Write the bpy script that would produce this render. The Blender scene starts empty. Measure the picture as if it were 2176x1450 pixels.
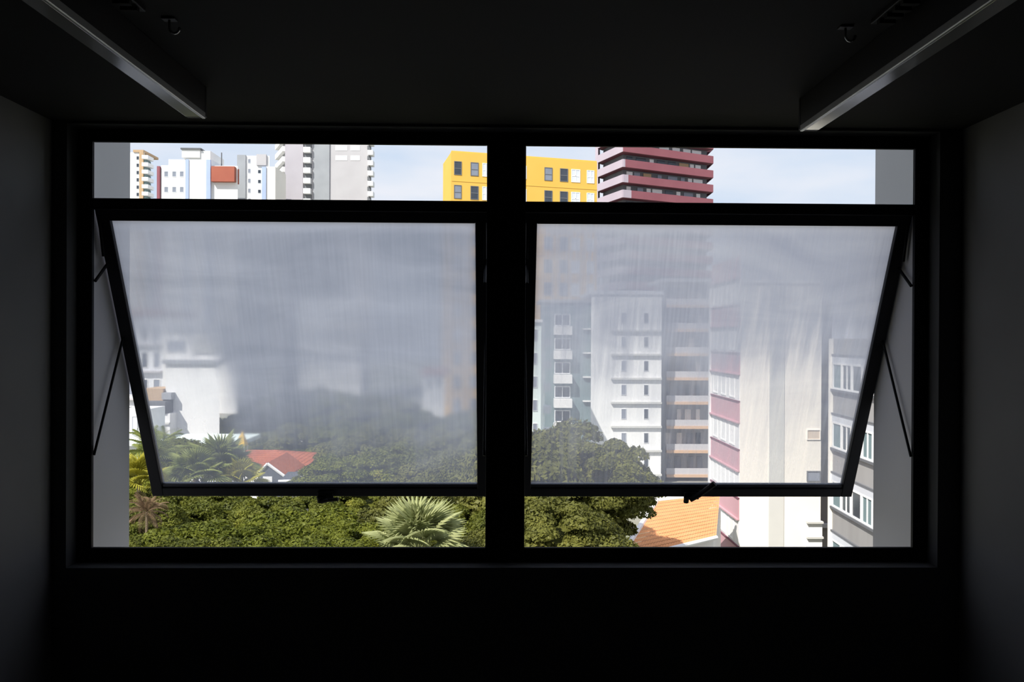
import bpy, bmesh, math, random
import numpy as np
from mathutils import Vector, Matrix

S = bpy.context.scene
COL = S.collection
R = math.radians

# ------------------------------------------------------------------ camera
FPX = 1600.0
EYE = Vector((0, 0, 1.65))
cam_d = bpy.data.cameras.new('camera')
cam_d.sensor_width = 36.0
cam_d.lens = FPX / 2176 * 36
cam_d.clip_start = 0.05
cam_d.clip_end = 2000
cam = bpy.data.objects.new('camera', cam_d)
COL.objects.link(cam)
CAMROT = Matrix.Rotation(R(-1.0), 3, 'Z') @ Matrix.Rotation(R(90 - 0.2), 3, 'X') @ Matrix.Rotation(R(0.27), 3, 'Z')
cam.matrix_world = Matrix.Translation(EYE) @ CAMROT.to_4x4()
S.camera = cam

# ------------------------------------------------------------------ sky and sun
W = bpy.data.worlds.new('sky')
S.world = W
W.use_nodes = True
nt = W.node_tree
nt.nodes.clear()
wo = nt.nodes.new('ShaderNodeOutputWorld')
bg = nt.nodes.new('ShaderNodeBackground')
tc = nt.nodes.new('ShaderNodeTexCoord')
sep = nt.nodes.new('ShaderNodeSeparateXYZ')
ramp = nt.nodes.new('ShaderNodeValToRGB')
ramp.color_ramp.elements[0].position = 0.0
ramp.color_ramp.elements[0].color = (0.70, 0.79, 0.93, 1)
ramp.color_ramp.elements[1].position = 0.9
ramp.color_ramp.elements[1].color = (0.26, 0.46, 0.82, 1)
mp = nt.nodes.new('ShaderNodeMapping')
mp.inputs['Scale'].default_value = (1, 1, 3.2)
noi = nt.nodes.new('ShaderNodeTexNoise')
noi.inputs['Scale'].default_value = 2.6
noi.inputs['Detail'].default_value = 6
cr = nt.nodes.new('ShaderNodeValToRGB')
cr.color_ramp.elements[0].position = 0.36
cr.color_ramp.elements[1].position = 0.60
mx = nt.nodes.new('ShaderNodeMix')
mx.data_type = 'RGBA'
mx.inputs[7].default_value = (0.86, 0.865, 0.95, 1)
nt.links.new(tc.outputs['Generated'], sep.inputs[0])
nt.links.new(sep.outputs['Z'], ramp.inputs[0])
nt.links.new(tc.outputs['Generated'], mp.inputs[0])
nt.links.new(mp.outputs[0], noi.inputs['Vector'])
nt.links.new(noi.outputs['Fac'], cr.inputs[0])
nt.links.new(cr.outputs[0], mx.inputs[0])
nt.links.new(ramp.outputs[0], mx.inputs[6])
nt.links.new(mx.outputs[2], bg.inputs[0])
bg.inputs[1].default_value = 1.07
nt.links.new(bg.outputs[0], wo.inputs[0])

sun_d = bpy.data.lights.new('sun', 'SUN')
sun_d.energy = 6.3
sun_d.color = (1.0, 0.955, 0.89)
sun_d.angle = R(0.6)
sun = bpy.data.objects.new('sun', sun_d)
COL.objects.link(sun)
# rays travel away from the camera, rightwards and down: sun high behind the building
sun.rotation_euler = Vector((0.46, 0.58, -0.76)).to_track_quat('-Z', 'Y').to_euler()

S.view_settings.view_transform = 'Standard'
S.view_settings.look = 'None'
S.view_settings.gamma = 1.0
S.view_settings.use_curve_mapping = False
S.view_settings.exposure = 0.0


# ------------------------------------------------------------------ helpers
def ray(px, py):
    return CAMROT @ Vector(((px - 1088) / FPX, -(py - 725) / FPX, -1.0))


def at(px, py, Y):
    d = ray(px, py)
    return EYE + d * (Y / d.y)


def tag(o, label, cat=None, group=None, kind=None):
    o['label'] = label
    if cat:
        o['category'] = cat
    if group:
        o['group'] = group
    if kind:
        o['kind'] = kind
    return o


def empty(name, loc=(0, 0, 0), rz=0.0):
    o = bpy.data.objects.new(name, None)
    o.empty_display_size = 0.2
    COL.objects.link(o)
    o.location = loc
    o.rotation_euler = (0, 0, rz)
    return o


def link(name, me, parent=None, loc=(0, 0, 0), rot=(0, 0, 0)):
    o = bpy.data.objects.new(name, me)
    COL.objects.link(o)
    if parent is not None:
        o.parent = parent
    o.location = loc
    o.rotation_euler = rot
    return o


class MB:
    def __init__(s):
        s.v, s.f, s.m = [], [], []

    def box(s, x0, x1, y0, y1, z0, z1, mi=0):
        b = len(s.v)
        s.v += [(x0, y0, z0), (x1, y0, z0), (x1, y1, z0), (x0, y1, z0), (x0, y0, z1), (x1, y0, z1), (x1, y1, z1), (x0, y1, z1)]
        for q in ((0, 3, 2, 1), (4, 5, 6, 7), (0, 1, 5, 4), (1, 2, 6, 5), (2, 3, 7, 6), (3, 0, 4, 7)):
            s.f.append([b + i for i in q])
            s.m.append(mi)
        return s

    def poly(s, pts, mi=0):
        b = len(s.v)
        s.v += [tuple(p) for p in pts]
        s.f.append(list(range(b, b + len(pts))))
        s.m.append(mi)
        return s

    def prism(s, plan, z0, z1, mi=0):
        b = len(s.v)
        n = len(plan)
        s.v += [(p[0], p[1], z0) for p in plan] + [(p[0], p[1], z1) for p in plan]
        s.f += [list(range(b + n - 1, b - 1, -1)), list(range(b + n, b + 2 * n))]
        s.m += [mi, mi]
        for i in range(n):
            j = (i + 1) % n
            s.f.append([b + i, b + j, b + n + j, b + n + i])
            s.m.append(mi)
        return s

    def tube(s, pts, rad, seg=8, mi=0):
        pts = [Vector(p) for p in pts]
        if not isinstance(rad, (list, tuple)):
            rad = [rad] * len(pts)
        b = len(s.v)
        for i, p in enumerate(pts):
            d = (pts[min(i + 1, len(pts) - 1)] - pts[max(i - 1, 0)]).normalized()
            a = d.orthogonal().normalized() if i == 0 else (a - d * a.dot(d)).normalized()
            c = d.cross(a)
            for k in range(seg):
                t = 2 * math.pi * k / seg
                s.v.append(tuple(p + (a * math.cos(t) + c * math.sin(t)) * rad[i]))
        for i in range(len(pts) - 1):
            for k in range(seg):
                k2 = (k + 1) % seg
                s.f.append([b + i * seg + k, b + i * seg + k2, b + (i + 1) * seg + k2, b + (i + 1) * seg + k])
                s.m.append(mi)
        s.f.append([b + k for k in range(seg)][::-1])
        s.f.append([b + (len(pts) - 1) * seg + k for k in range(seg)])
        s.m += [mi, mi]
        return s

    def mesh(s, name, mats, bevel=0.0, smooth=False):
        me = bpy.data.meshes.new(name)
        me.from_pydata(s.v, [], s.f)
        if not isinstance(mats, (list, tuple)):
            mats = [mats]
        for m in mats:
            me.materials.append(m)
        me.polygons.foreach_set('material_index', s.m)
        if bevel:
            bm = bmesh.new()
            bm.from_mesh(me)
            bmesh.ops.bevel(bm, geom=list(bm.edges), offset=bevel, segments=2, affect='EDGES', profile=0.5)
            bm.to_mesh(me)
            bm.free()
        if smooth:
            me.polygons.foreach_set('use_smooth', [True] * len(me.polygons))
        me.update()
        return me

    def build(s, name, mats, parent=None, loc=(0, 0, 0), rot=(0, 0, 0), bevel=0.0, smooth=False):
        return link(name, s.mesh(name, mats, bevel, smooth), parent, loc, rot)


def mat(name, c1, c2=None, rough=0.6, scale=3.0, spec=0.3, metal=0.0, bump=0.0, stretch=(1, 1, 1), detail=4.0):
    m = bpy.data.materials.new(name)
    m.use_nodes = True
    n = m.node_tree
    p = n.nodes['Principled BSDF']
    p.inputs['Roughness'].default_value = rough
    p.inputs['Specular IOR Level'].default_value = spec
    p.inputs['Metallic'].default_value = metal
    if c2 is None:
        c2 = tuple(x * 0.88 for x in c1)
    t = n.nodes.new('ShaderNodeTexCoord')
    mpn = n.nodes.new('ShaderNodeMapping')
    mpn.inputs['Scale'].default_value = stretch
    nz = n.nodes.new('ShaderNodeTexNoise')
    nz.inputs['Scale'].default_value = scale
    nz.inputs['Detail'].default_value = detail
    r = n.nodes.new('ShaderNodeValToRGB')
    r.color_ramp.elements[0].position = 0.35
    r.color_ramp.elements[1].position = 0.65
    r.color_ramp.elements[0].color = (*c1, 1)
    r.color_ramp.elements[1].color = (*c2, 1)
    n.links.new(t.outputs['Object'], mpn.inputs[0])
    n.links.new(mpn.outputs[0], nz.inputs['Vector'])
    n.links.new(nz.outputs['Fac'], r.inputs[0])
    n.links.new(r.outputs[0], p.inputs['Base Color'])
    if bump:
        b = n.nodes.new('ShaderNodeBump')
        b.inputs['Strength'].default_value = bump
        n.links.new(nz.outputs['Fac'], b.inputs['Height'])
        n.links.new(b.outputs[0], p.inputs['Normal'])
    return m


def glass_mat(name, dirt=None):
    """Thin window glass; DIRT = (stops over the height, amount, extra) adds a film of dried grime that scatters daylight."""
    m = bpy.data.materials.new(name)
    m.use_nodes = True
    n = m.node_tree
    n.nodes.clear()
    out = n.nodes.new('ShaderNodeOutputMaterial')
    tr = n.nodes.new('ShaderNodeBsdfTransparent')
    tr.inputs[0].default_value = (0.97, 0.985, 0.98, 1)
    gl = n.nodes.new('ShaderNodeBsdfGlossy')
    gl.inputs['Roughness'].default_value = 0.02
    fr = n.nodes.new('ShaderNodeFresnel')
    fr.inputs['IOR'].default_value = 1.25
    mix = n.nodes.new('ShaderNodeMixShader')
    n.links.new(fr.outputs[0], mix.inputs[0])
    n.links.new(tr.outputs[0], mix.inputs[1])
    n.links.new(gl.outputs[0], mix.inputs[2])
    if dirt is None:
        n.links.new(mix.outputs[0], out.inputs[0])
        return m
    rf = n.nodes.new('ShaderNodeBsdfRefraction')
    rf.inputs['Color'].default_value = (0.985, 0.99, 0.99, 1)
    rf.inputs['Roughness'].default_value = 0.0
    rf.inputs['IOR'].default_value = 1.3
    n.links.new(rf.outputs[0], mix.inputs[1])
    fr.inputs['IOR'].default_value = 1.3
    if dirt == 'clean':
        n.links.new(mix.outputs[0], out.inputs[0])
        return m

    def math_(op, a, b=None, clamp=False):
        q = n.nodes.new('ShaderNodeMath')
        q.operation = op
        q.use_clamp = clamp
        for i, x in enumerate((a, b)):
            if x is None:
                continue
            if isinstance(x, (int, float)):
                q.inputs[i].default_value = x
            else:
                n.links.new(x, q.inputs[i])
        return q.outputs[0]

    def ramp_(src, stops):
        q = n.nodes.new('ShaderNodeValToRGB')
        e = q.color_ramp.elements
        e[0].position, e[1].position = stops[0][0], stops[-1][0]
        e[0].color = (stops[0][1],) * 3 + (1,)
        e[1].color = (stops[-1][1],) * 3 + (1,)
        for pos, v in stops[1:-1]:
            k = e.new(pos)
            k.color = (v, v, v, 1)
        n.links.new(src, q.inputs[0])
        return q.outputs[0]

    def noise_(vec, scale, sc, detail=4, dist=0.0, off=(0, 0, 0)):
        mm = n.nodes.new('ShaderNodeMapping')
        mm.inputs['Scale'].default_value = sc
        mm.inputs['Location'].default_value = off
        n.links.new(vec, mm.inputs[0])
        q = n.nodes.new('ShaderNodeTexNoise')
        q.inputs['Scale'].default_value = scale
        q.inputs['Detail'].default_value = detail
        q.inputs['Distortion'].default_value = dist
        n.links.new(mm.outputs[0], q.inputs['Vector'])
        return q.outputs['Fac']

    t = n.nodes.new('ShaderNodeTexCoord')
    g = t.outputs['Generated']
    o = t.outputs['Object']
    sp = n.nodes.new('ShaderNodeSeparateXYZ')
    n.links.new(g, sp.inputs[0])
    u, v = sp.outputs[0], sp.outputs[2]
    off = dirt['off']
    # wavy lower edge of the grime: height plus noise
    streak = noise_(o, 3.0, (7, 1, 0.55), 5, 0.3, off)
    fine = noise_(o, 6.0, (14, 1, 0.5), 6, 0.2, off)
    big = noise_(o, 2.2, (1, 1, 1.1), 3, 0.6, off)
    vv = math_('ADD', v, math_('MULTIPLY', math_('SUBTRACT', streak, 0.5), dirt['streak']))
    vv = math_('ADD', vv, math_('MULTIPLY', math_('SUBTRACT', big, 0.5), 0.34), True)
    amt = ramp_(vv, dirt['stops'])
    across = ramp_(u, dirt['across'])
    amt = math_('MULTIPLY', amt, across)
    if dirt.get('clear'):
        pa = ramp_(math_('ADD', u, math_('MULTIPLY', math_('SUBTRACT', big, 0.5), 0.05)), dirt['clear'][0])
        pb = ramp_(math_('ADD', v, math_('MULTIPLY', math_('SUBTRACT', streak, 0.5), 0.12)), dirt['clear'][1])
        amt = math_('MULTIPLY', amt, math_('SUBTRACT', 1.0, math_('MULTIPLY', math_('MULTIPLY', pa, pb), 0.40)))
    amt = math_('ADD', amt, math_('MULTIPLY', math_('SUBTRACT', fine, 0.5), dirt['fine']))
    # rim of thicker dried deposit along the top and the sides
    rim = ramp_(v, [(0.0, 0.0), (0.955, 0.0), (0.985, 0.10), (1.0, 0.12)])
    amt = math_('ADD', amt, rim)
    amt = math_('MINIMUM', math_('MAXIMUM', amt, 0.08), dirt.get('most', 0.98))
    n.links.new(math_('MULTIPLY', math_('MAXIMUM', math_('SUBTRACT', amt, 0.36), 0.0), dirt['blur']), rf.inputs['Roughness'])
    # colour of the film: blotchy grey, wiped arcs towards the top
    wipe = noise_(o, 1.7, (0.8, 1, 2.6), 5, 1.6, (off[0] + 3, 0, off[2] + 1))
    cr_ = n.nodes.new('ShaderNodeValToRGB')
    ce = cr_.color_ramp.elements
    ce[0].position, ce[1].position = 0.28, 0.72
    ce[0].color = (*dirt['dark'], 1)
    ce[1].color = (*dirt['light'], 1)
    n.links.new(math_('ADD', math_('MULTIPLY', wipe, 0.75), math_('ADD', math_('MULTIPLY', fine, 0.25), math_('MULTIPLY', rim, 2.0))), cr_.inputs[0])
    tl = n.nodes.new('ShaderNodeBsdfTranslucent')
    n.links.new(cr_.outputs[0], tl.inputs[0])
    m2 = n.nodes.new('ShaderNodeMixShader')
    n.links.new(amt, m2.inputs[0])
    n.links.new(mix.outputs[0], m2.inputs[1])
    n.links.new(tl.outputs[0], m2.inputs[2])
    n.links.new(m2.outputs[0], out.inputs[0])
    return m


def leaf_mat(name, ca, cb, cc=None, scale=1.6):
    m = bpy.data.materials.new(name)
    m.use_nodes = True
    n = m.node_tree
    n.nodes.clear()
    out = n.nodes.new('ShaderNodeOutputMaterial')
    t = n.nodes.new('ShaderNodeTexCoord')
    nz = n.nodes.new('ShaderNodeTexNoise')
    nz.inputs['Scale'].default_value = scale
    nz.inputs['Detail'].default_value = 8
    nz.inputs['Roughness'].default_value = 0.75
    r = n.nodes.new('ShaderNodeValToRGB')
    r.color_ramp.elements[0].position = 0.36
    r.color_ramp.elements[1].position = 0.62
    r.color_ramp.elements[0].color = (*ca, 1)
    r.color_ramp.elements[1].color = (*cb, 1)
    if cc:
        e = r.color_ramp.elements.new(0.72)
        e.color = (*cc, 1)
    d = n.nodes.new('ShaderNodeBsdfPrincipled')
    d.inputs['Roughness'].default_value = 0.5
    d.inputs['Specular IOR Level'].default_value = 0.15
    tl = n.nodes.new('ShaderNodeBsdfTranslucent')
    mixs = n.nodes.new('ShaderNodeMixShader')
    mixs.inputs[0].default_value = 0.25
    n.links.new(t.outputs['Object'], nz.inputs['Vector'])
    n.links.new(nz.outputs['Fac'], r.inputs[0])
    n.links.new(r.outputs[0], d.inputs['Base Color'])
    n.links.new(r.outputs[0], tl.inputs[0])
    n.links.new(d.outputs[0], mixs.inputs[1])
    n.links.new(tl.outputs[0], mixs.inputs[2])
    n.links.new(mixs.outputs[0], out.inputs[0])
    return m


M = {}
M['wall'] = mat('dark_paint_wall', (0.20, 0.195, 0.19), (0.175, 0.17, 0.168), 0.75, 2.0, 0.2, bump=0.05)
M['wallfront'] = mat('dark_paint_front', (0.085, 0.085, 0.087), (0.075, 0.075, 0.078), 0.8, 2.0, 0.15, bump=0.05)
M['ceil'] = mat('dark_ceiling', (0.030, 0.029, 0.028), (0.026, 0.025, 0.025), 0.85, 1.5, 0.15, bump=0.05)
M['floor'] = mat('dark_floor', (0.22, 0.21, 0.20), (0.18, 0.17, 0.16), 0.6, 2.0)
M['fin'] = mat('grey_render', (0.58, 0.57, 0.59), (0.53, 0.52, 0.54), 0.85, 1.5, 0.1, stretch=(1, 1, 0.4))
M['facade'] = mat('facade_render', (0.42, 0.42, 0.43), None, 0.9, 0.6)
M['frame'] = mat('black_aluminium', (0.008, 0.008, 0.010), (0.006, 0.006, 0.008), 0.6, 8, 0.2)
M['sash'] = mat('black_aluminium_sash', (0.018, 0.018, 0.023), (0.014, 0.014, 0.018), 0.5, 8, 0.3)
M['bead'] = mat('glazing_bead', (0.05, 0.052, 0.065), None, 0.4, 8, 0.4)
M['steel'] = mat('black_steel', (0.008, 0.008, 0.009), None, 0.6, 20, 0.15)
M['glass'] = glass_mat('clear_glass')
M['gclean'] = glass_mat('sash_glass', 'clean')
M['gdirtL'] = glass_mat('grimy_glass_left', dict(
    off=(0.0, 0, 0.0), stops=[(0.0, 0.36), (0.10, 0.42), (0.23, 0.68), (0.36, 0.87), (0.52, 0.95), (1.0, 0.975)],
    clear=([(0.0, 1.0), (0.215, 1.0), (0.27, 0.0), (1.0, 0.0)], [(0.0, 0.4), (0.18, 1.0), (0.44, 1.0), (0.62, 0.0), (1.0, 0.0)]),
    across=[(0.0, 0.96), (0.16, 0.97), (0.26, 1.0), (0.93, 1.0), (0.975, 1.0), (1.0, 0.88)],
    dark=(0.44, 0.46, 0.51), light=(0.64, 0.65, 0.69), streak=0.10, fine=0.05, blur=0.22))
M['gdirtR'] = glass_mat('grimy_glass_right', dict(
    off=(5.3, 0, 2.1), stops=[(0.0, 0.27), (0.12, 0.33), (0.30, 0.48), (0.46, 0.64), (0.57, 0.86), (0.67, 0.965), (1.0, 0.98)],
    across=[(0.0, 0.88), (0.05, 0.97), (0.2, 0.98), (0.5, 0.94), (0.62, 1.0), (0.9, 1.0), (1.0, 1.0)],
    dark=(0.52, 0.53, 0.59), light=(0.76, 0.75, 0.76), streak=0.40, fine=0.24, blur=0.07))


# ------------------------------------------------------------------ the room
YW = 2.667           # inner face of the window wall
YB = 2.750           # back plane of the window frames
YF = 3.043           # outer edge of the fins
XL, XR = -1.567, 1.655
ZC = 2.405           # ceiling
GZ = -16.0           # street level
WX0, WX1 = -1.464, 1.522     # daylight opening at YB
WZ0, WZ1 = 0.888, 2.351
MX0, MX1 = -0.046, 0.096     # mullion
ZT0, ZT1 = 2.108, 2.148      # transom


def struct(o, label, cat):
    return tag(o, label, cat, None, 'structure')


T = 0.18
fl = MB().box(XL, XR, -1.6, YW, -T, 0.0).build('floor', M['floor'])
struct(fl, 'dark floor of the unlit room, below the view', 'floor')
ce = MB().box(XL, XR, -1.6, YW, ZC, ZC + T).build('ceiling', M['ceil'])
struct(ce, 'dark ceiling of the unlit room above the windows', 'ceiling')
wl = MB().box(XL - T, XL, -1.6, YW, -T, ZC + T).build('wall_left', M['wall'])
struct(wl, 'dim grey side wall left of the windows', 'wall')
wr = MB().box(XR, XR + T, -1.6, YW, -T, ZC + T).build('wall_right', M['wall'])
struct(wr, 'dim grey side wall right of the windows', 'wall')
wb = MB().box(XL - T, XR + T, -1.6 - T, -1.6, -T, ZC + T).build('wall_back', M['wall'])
struct(wb, 'dark back wall of the room behind the viewer', 'wall')
FO = 0.052            # frame face width
wf = MB()
ox0, ox1, oz0, oz1 = WX0 - FO, WX1 + FO, WZ0 - FO, WZ1 + 0.045
wf.box(-9, 9, YW, YB + 0.01, GZ, oz0)
wf.box(-9, 9, YW, YB + 0.01, oz1, 6.0)
wf.box(-9, ox0, YW, YB + 0.01, oz0, oz1)
wf.box(ox1, 9, YW, YB + 0.01, oz0, oz1)
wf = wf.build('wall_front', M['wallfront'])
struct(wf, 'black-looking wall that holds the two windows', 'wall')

for k, (x0, x1, lab) in enumerate(((-1.64, -1.479, 'grey rendered fin outside the left window'), (1.530, 1.69, 'grey rendered fin outside the right window'))):
    f = MB().box(x0, x1, YB + 0.012, YF, -1.2, 5.2).build('trim_%d' % (k + 1), M['fin'])
    struct(f, lab, 'fin')
mu = MB().box(MX0 + 0.03, MX1 - 0.03, YB - 0.020, YB + 0.012, oz0, oz1).build('trim_3', M['frame'], bevel=0.003)
struct(mu, 'thick black post between the two windows', 'mullion')

# ------------------------------------------------------------------ the windows
HINGE = Vector((0, YB + 0.036, 2.128))
ANG = R(22.2)
SLEN = 1.235
SW = 0.047      # sash stile width
SD = 0.034      # sash depth


def window(idx, x0, x1, outer, dirt, lab, slab):
    """OUTER = -1 / +1: the side where the unit meets the wall."""
    w = empty('window_%d' % idx, ((x0 + x1) / 2, YB, WZ0))
    struct(w, lab, 'window')
    o = Vector(w.location)

    def P(name, mb, m, parent=w, bevel=0.0, loc=None, smooth=False):
        mb.v = [(a - o.x, b - o.y, c - o.z) for a, b, c in mb.v]
        return mb.build(name, m, parent, bevel=bevel, smooth=smooth)
    y0, y1 = YB - 0.016, YB
    fl_, fr_ = (FO, 0.030) if outer < 0 else (0.030, FO)
    P('jamb', MB().box(x0 - fl_, x0, y0, y1, oz0, oz1), M['frame'], bevel=0.002)
    P('jamb', MB().box(x1, x1 + fr_, y0, y1, oz0, oz1), M['frame'], bevel=0.002)
    P('head', MB().box(x0, x1, y0, y1, WZ1, oz1), M['frame'], bevel=0.002)
    P('sill', MB().box(x0, x1, y0, y1, oz0, WZ0), M['frame'], bevel=0.002)
    P('transom', MB().box(x0, x1, y0, y1, ZT0, ZT1), M['frame'], bevel=0.002)
    P('fixed_pane', MB().box(x0, x1, YB - 0.010, YB - 0.006, ZT1, WZ1), M['glass'])
    # sash: hangs from the transom, bottom pushed outwards
    s = empty('sash')
    s.parent = w
    s.location = Vector((0, HINGE.y, HINGE.z)) - Vector((0, o.y, o.z))
    s.rotation_euler = (ANG, 0, 0)
    tag(s, slab)
    hw = (x1 - x0) / 2 + 0.004
    L = SLEN
    MB().box(-hw, -hw + SW, -SD, 0, -L, 0).build('stile', M['sash'], s, bevel=0.003)
    MB().box(hw - SW, hw, -SD, 0, -L, 0).build('stile', M['sash'], s, bevel=0.003)
    MB().box(-hw + SW, hw - SW, -SD, 0, -SW, 0).build('top_rail', M['sash'], s, bevel=0.003)
    MB().box(-hw + SW, hw - SW, -SD, 0, -L, -L + 0.040).build('bottom_rail', M['sash'], s, bevel=0.003)
    MB().box(-hw + SW, hw - SW, -SD + 0.008, -0.006, -L + 0.040, -L + 0.056).build('glazing_bead', M['bead'], s, bevel=0.002)
    # pane: grime only on the outer face
    pm = MB().box(-hw + SW - 0.004, hw - SW + 0.004, -0.020, -0.015, -L + 0.040, -SW + 0.004)
    pm.m[4] = 1
    pm.build('pane', [M['gclean'], dirt], s)
    # latch
    lx = (at(1470 if idx == 2 else 690, 1052, 3.2).x - o.x)
    la = MB()
    la.box(lx - 0.030, lx + 0.034, -SD - 0.012, -SD, -L - 0.006, -L + 0.030)
    la.prism([(lx - 0.022 + 0.012 * math.cos(a), -SD - 0.018 + 0.010 * math.sin(a)) for a in [k * math.pi / 4 for k in range(8)]], -L - 0.016, -L + 0.012)
    la.build('latch_base', M['steel'], s, bevel=0.002)
    if idx == 2:
        MB().tube([(lx - 0.006, -SD - 0.022, -L + 0.002), (lx + 0.03, -SD - 0.032, -L + 0.034), (lx + 0.084, -SD - 0.040, -L + 0.094)], [0.012, 0.011, 0.012], 8).build('latch_lever', M['steel'], s, smooth=False)
    else:
        MB().tube([(lx - 0.016, -SD - 0.022, -L - 0.010), (lx + 0.02, -SD - 0.03, -L + 0.004), (lx + 0.06, -SD - 0.032, -L + 0.008)], [0.010, 0.009, 0.008], 8).build('latch_lever', M['steel'], s, smooth=False)
    # friction stays on both sides

    def sp(d, sx):     # a point on the stile, D metres down from the hinge
        return Vector((sx, HINGE.y + d * math.sin(ANG) - 0.012, HINGE.z - d * math.cos(ANG)))
    for side, xs in ((-1, x0 + 0.006), (1, x1 - 0.006)):
        a0 = sp(0.492, xs)
        a1 = Vector((xs, YB - 0.01, 1.222))
        P('stay_arm', MB().tube([a0, a1], 0.0048, 8), M['steel'])
        b0 = sp(0.205, xs)
        P('stay_arm', MB().tube([b0, Vector((xs, YB - 0.005, 1.850))], 0.0055, 8), M['steel'])
        P('stay_arm', MB().tube([Vector((xs, YB + 0.02, 2.075)), Vector((xs, YB + 0.050, 1.945))], 0.005, 8), M['steel'])
    return w


window(1, WX0, MX0, -1, M['gdirtL'], 'left black awning window whose tilted pane is thick with grime', 'left sash tilted outwards, heavily hazed')
window(2, MX1, WX1, 1, M['gdirtR'], 'right black awning window with streaked pane and raised latch lever', 'right sash tilted outwards, streaked pane')

# ------------------------------------------------------------------ ceiling lights and small ceiling fittings
M['housing'] = mat('dark_housing', (0.016, 0.014, 0.014), None, 0.5, 6, 0.3)
M['diffuser'] = mat('satin_reflector', (0.55, 0.54, 0.52), (0.50, 0.49, 0.47), 0.16, 3, 0.5, metal=0.55)
M['lip'] = mat('aluminium_lip', (0.55, 0.54, 0.52), None, 0.35, 8, 0.5, metal=0.6)


def ceiling_light(xin, sgn, zb, yend, lab):
    """XIN: x of the edge that faces the middle of the room; SGN: outward direction."""
    t = empty('ceiling_light', (xin, 0.9, ZC))
    tag(t, lab, 'ceiling light', 'ceiling battens')
    h = ZC - zb
    a, b = sorted((0.0, sgn * 0.058))
    MB().box(a, b, -1.5, yend - 0.9, -h + 0.012, 0).build('housing', M['housing'], t, bevel=0.003)
    a2, b2 = sorted((sgn * 0.010, sgn * 0.054))
    MB().box(a2, b2, -1.49, yend - 0.91, -h + 0.003, -h + 0.014).build('diffuser', M['diffuser'], t, bevel=0.002)
    a3, b3 = sorted((-sgn * 0.001, sgn * 0.008))
    MB().box(a3, b3, -1.5, yend - 0.9, -h, -h + 0.020).build('lip', M['lip'], t, bevel=0.002)
    MB().box(a, b, yend - 0.9, yend - 0.885, -h + 0.006, 0).build('end_cap', M['housing'], t, bevel=0.003)
    return t


ceiling_light(-0.885, -1, 1.65 + 0.655, 2.28, 'unlit black ceiling batten at upper left with thin bright lip')
ceiling_light(0.935, 1, 1.65 + 0.648, 2.33, 'unlit black ceiling batten at upper right, underside catching daylight')


def ceiling_vent(x, y, lab):
    t = empty('ceiling_vent', (x, y, ZC))
    tag(t, lab, 'vent', 'small ceiling vents')
    MB().box(-0.024, 0.024, -0.16, 0.16, -0.012, 0).build('frame', M['housing'], t, bevel=0.002)
    for k in range(9):
        MB().box(-0.019, 0.019, -0.145 + k * 0.034, -0.132 + k * 0.034, -0.022, -0.006).build('slat', M['ceil'], t)


ceiling_vent(-0.835, 1.58, 'small black slatted vent on the ceiling beside the left batten')
ceiling_vent(0.895, 1.60, 'small black slatted vent on the ceiling beside the right batten')
M['chrome'] = mat('chrome', (0.6, 0.6, 0.6), None, 0.2, 5, 0.5, metal=1.0)


def ceiling_hook(x, y, lab):
    t = empty('ceiling_hook', (x, y, ZC))
    tag(t, lab, 'hook', 'ceiling hooks')
    MB().box(-0.016, 0.016, -0.010, 0.010, -0.005, 0).build('plate', M['housing'], t, bevel=0.0015)
    pts = [(0, 0, -0.004), (0, 0, -0.022)] + [(0.012 - 0.012 * math.cos(a), 0, -0.022 - 0.014 * math.sin(a)) for a in [k * math.pi / 6 for k in range(1, 7)]]
    MB().tube(pts, 0.003, 8).build('hook', M['chrome'], t, smooth=True)


p = at(352, 40, 1.78)
ceiling_hook(p.x, 1.80, 'small metal hook on the ceiling right of the left batten')
p = at(1805, 40, 1.78)
ceiling_hook(p.x, 1.80, 'small metal hook on the ceiling left of the right batten')

# ------------------------------------------------------------------ outside: ground
M['ground'] = mat('street_ground', (0.17, 0.19, 0.10), (0.30, 0.28, 0.25), 0.9, 0.08)
g = MB().box(-420, 420, YB + 0.02, 620, GZ - 0.5, GZ).build('ground', M['ground'])
tag(g, 'ground of the town far below the windows', 'ground', None, 'structure')


# ------------------------------------------------------------------ outside: buildings
class Facade:
    def __init__(s, A, B):
        s.A = Vector((A[0], A[1]))
        d = Vector((B[0], B[1])) - s.A
        s.w = d.length
        s.t = d / s.w
        s.n = Vector((s.t.y, -s.t.x))
        s.rz = math.atan2(s.t.y, s.t.x)

    def uv(s, px, py):
        d = ray(px, py)
        k = ((s.A.x - EYE.x) * s.n.x + (s.A.y - EYE.y) * s.n.y) / (d.x * s.n.x + d.y * s.n.y)
        P = EYE + d * k
        return (Vector((P.x, P.y)) - s.A).dot(s.t), P.z


MESHES = {}


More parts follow.
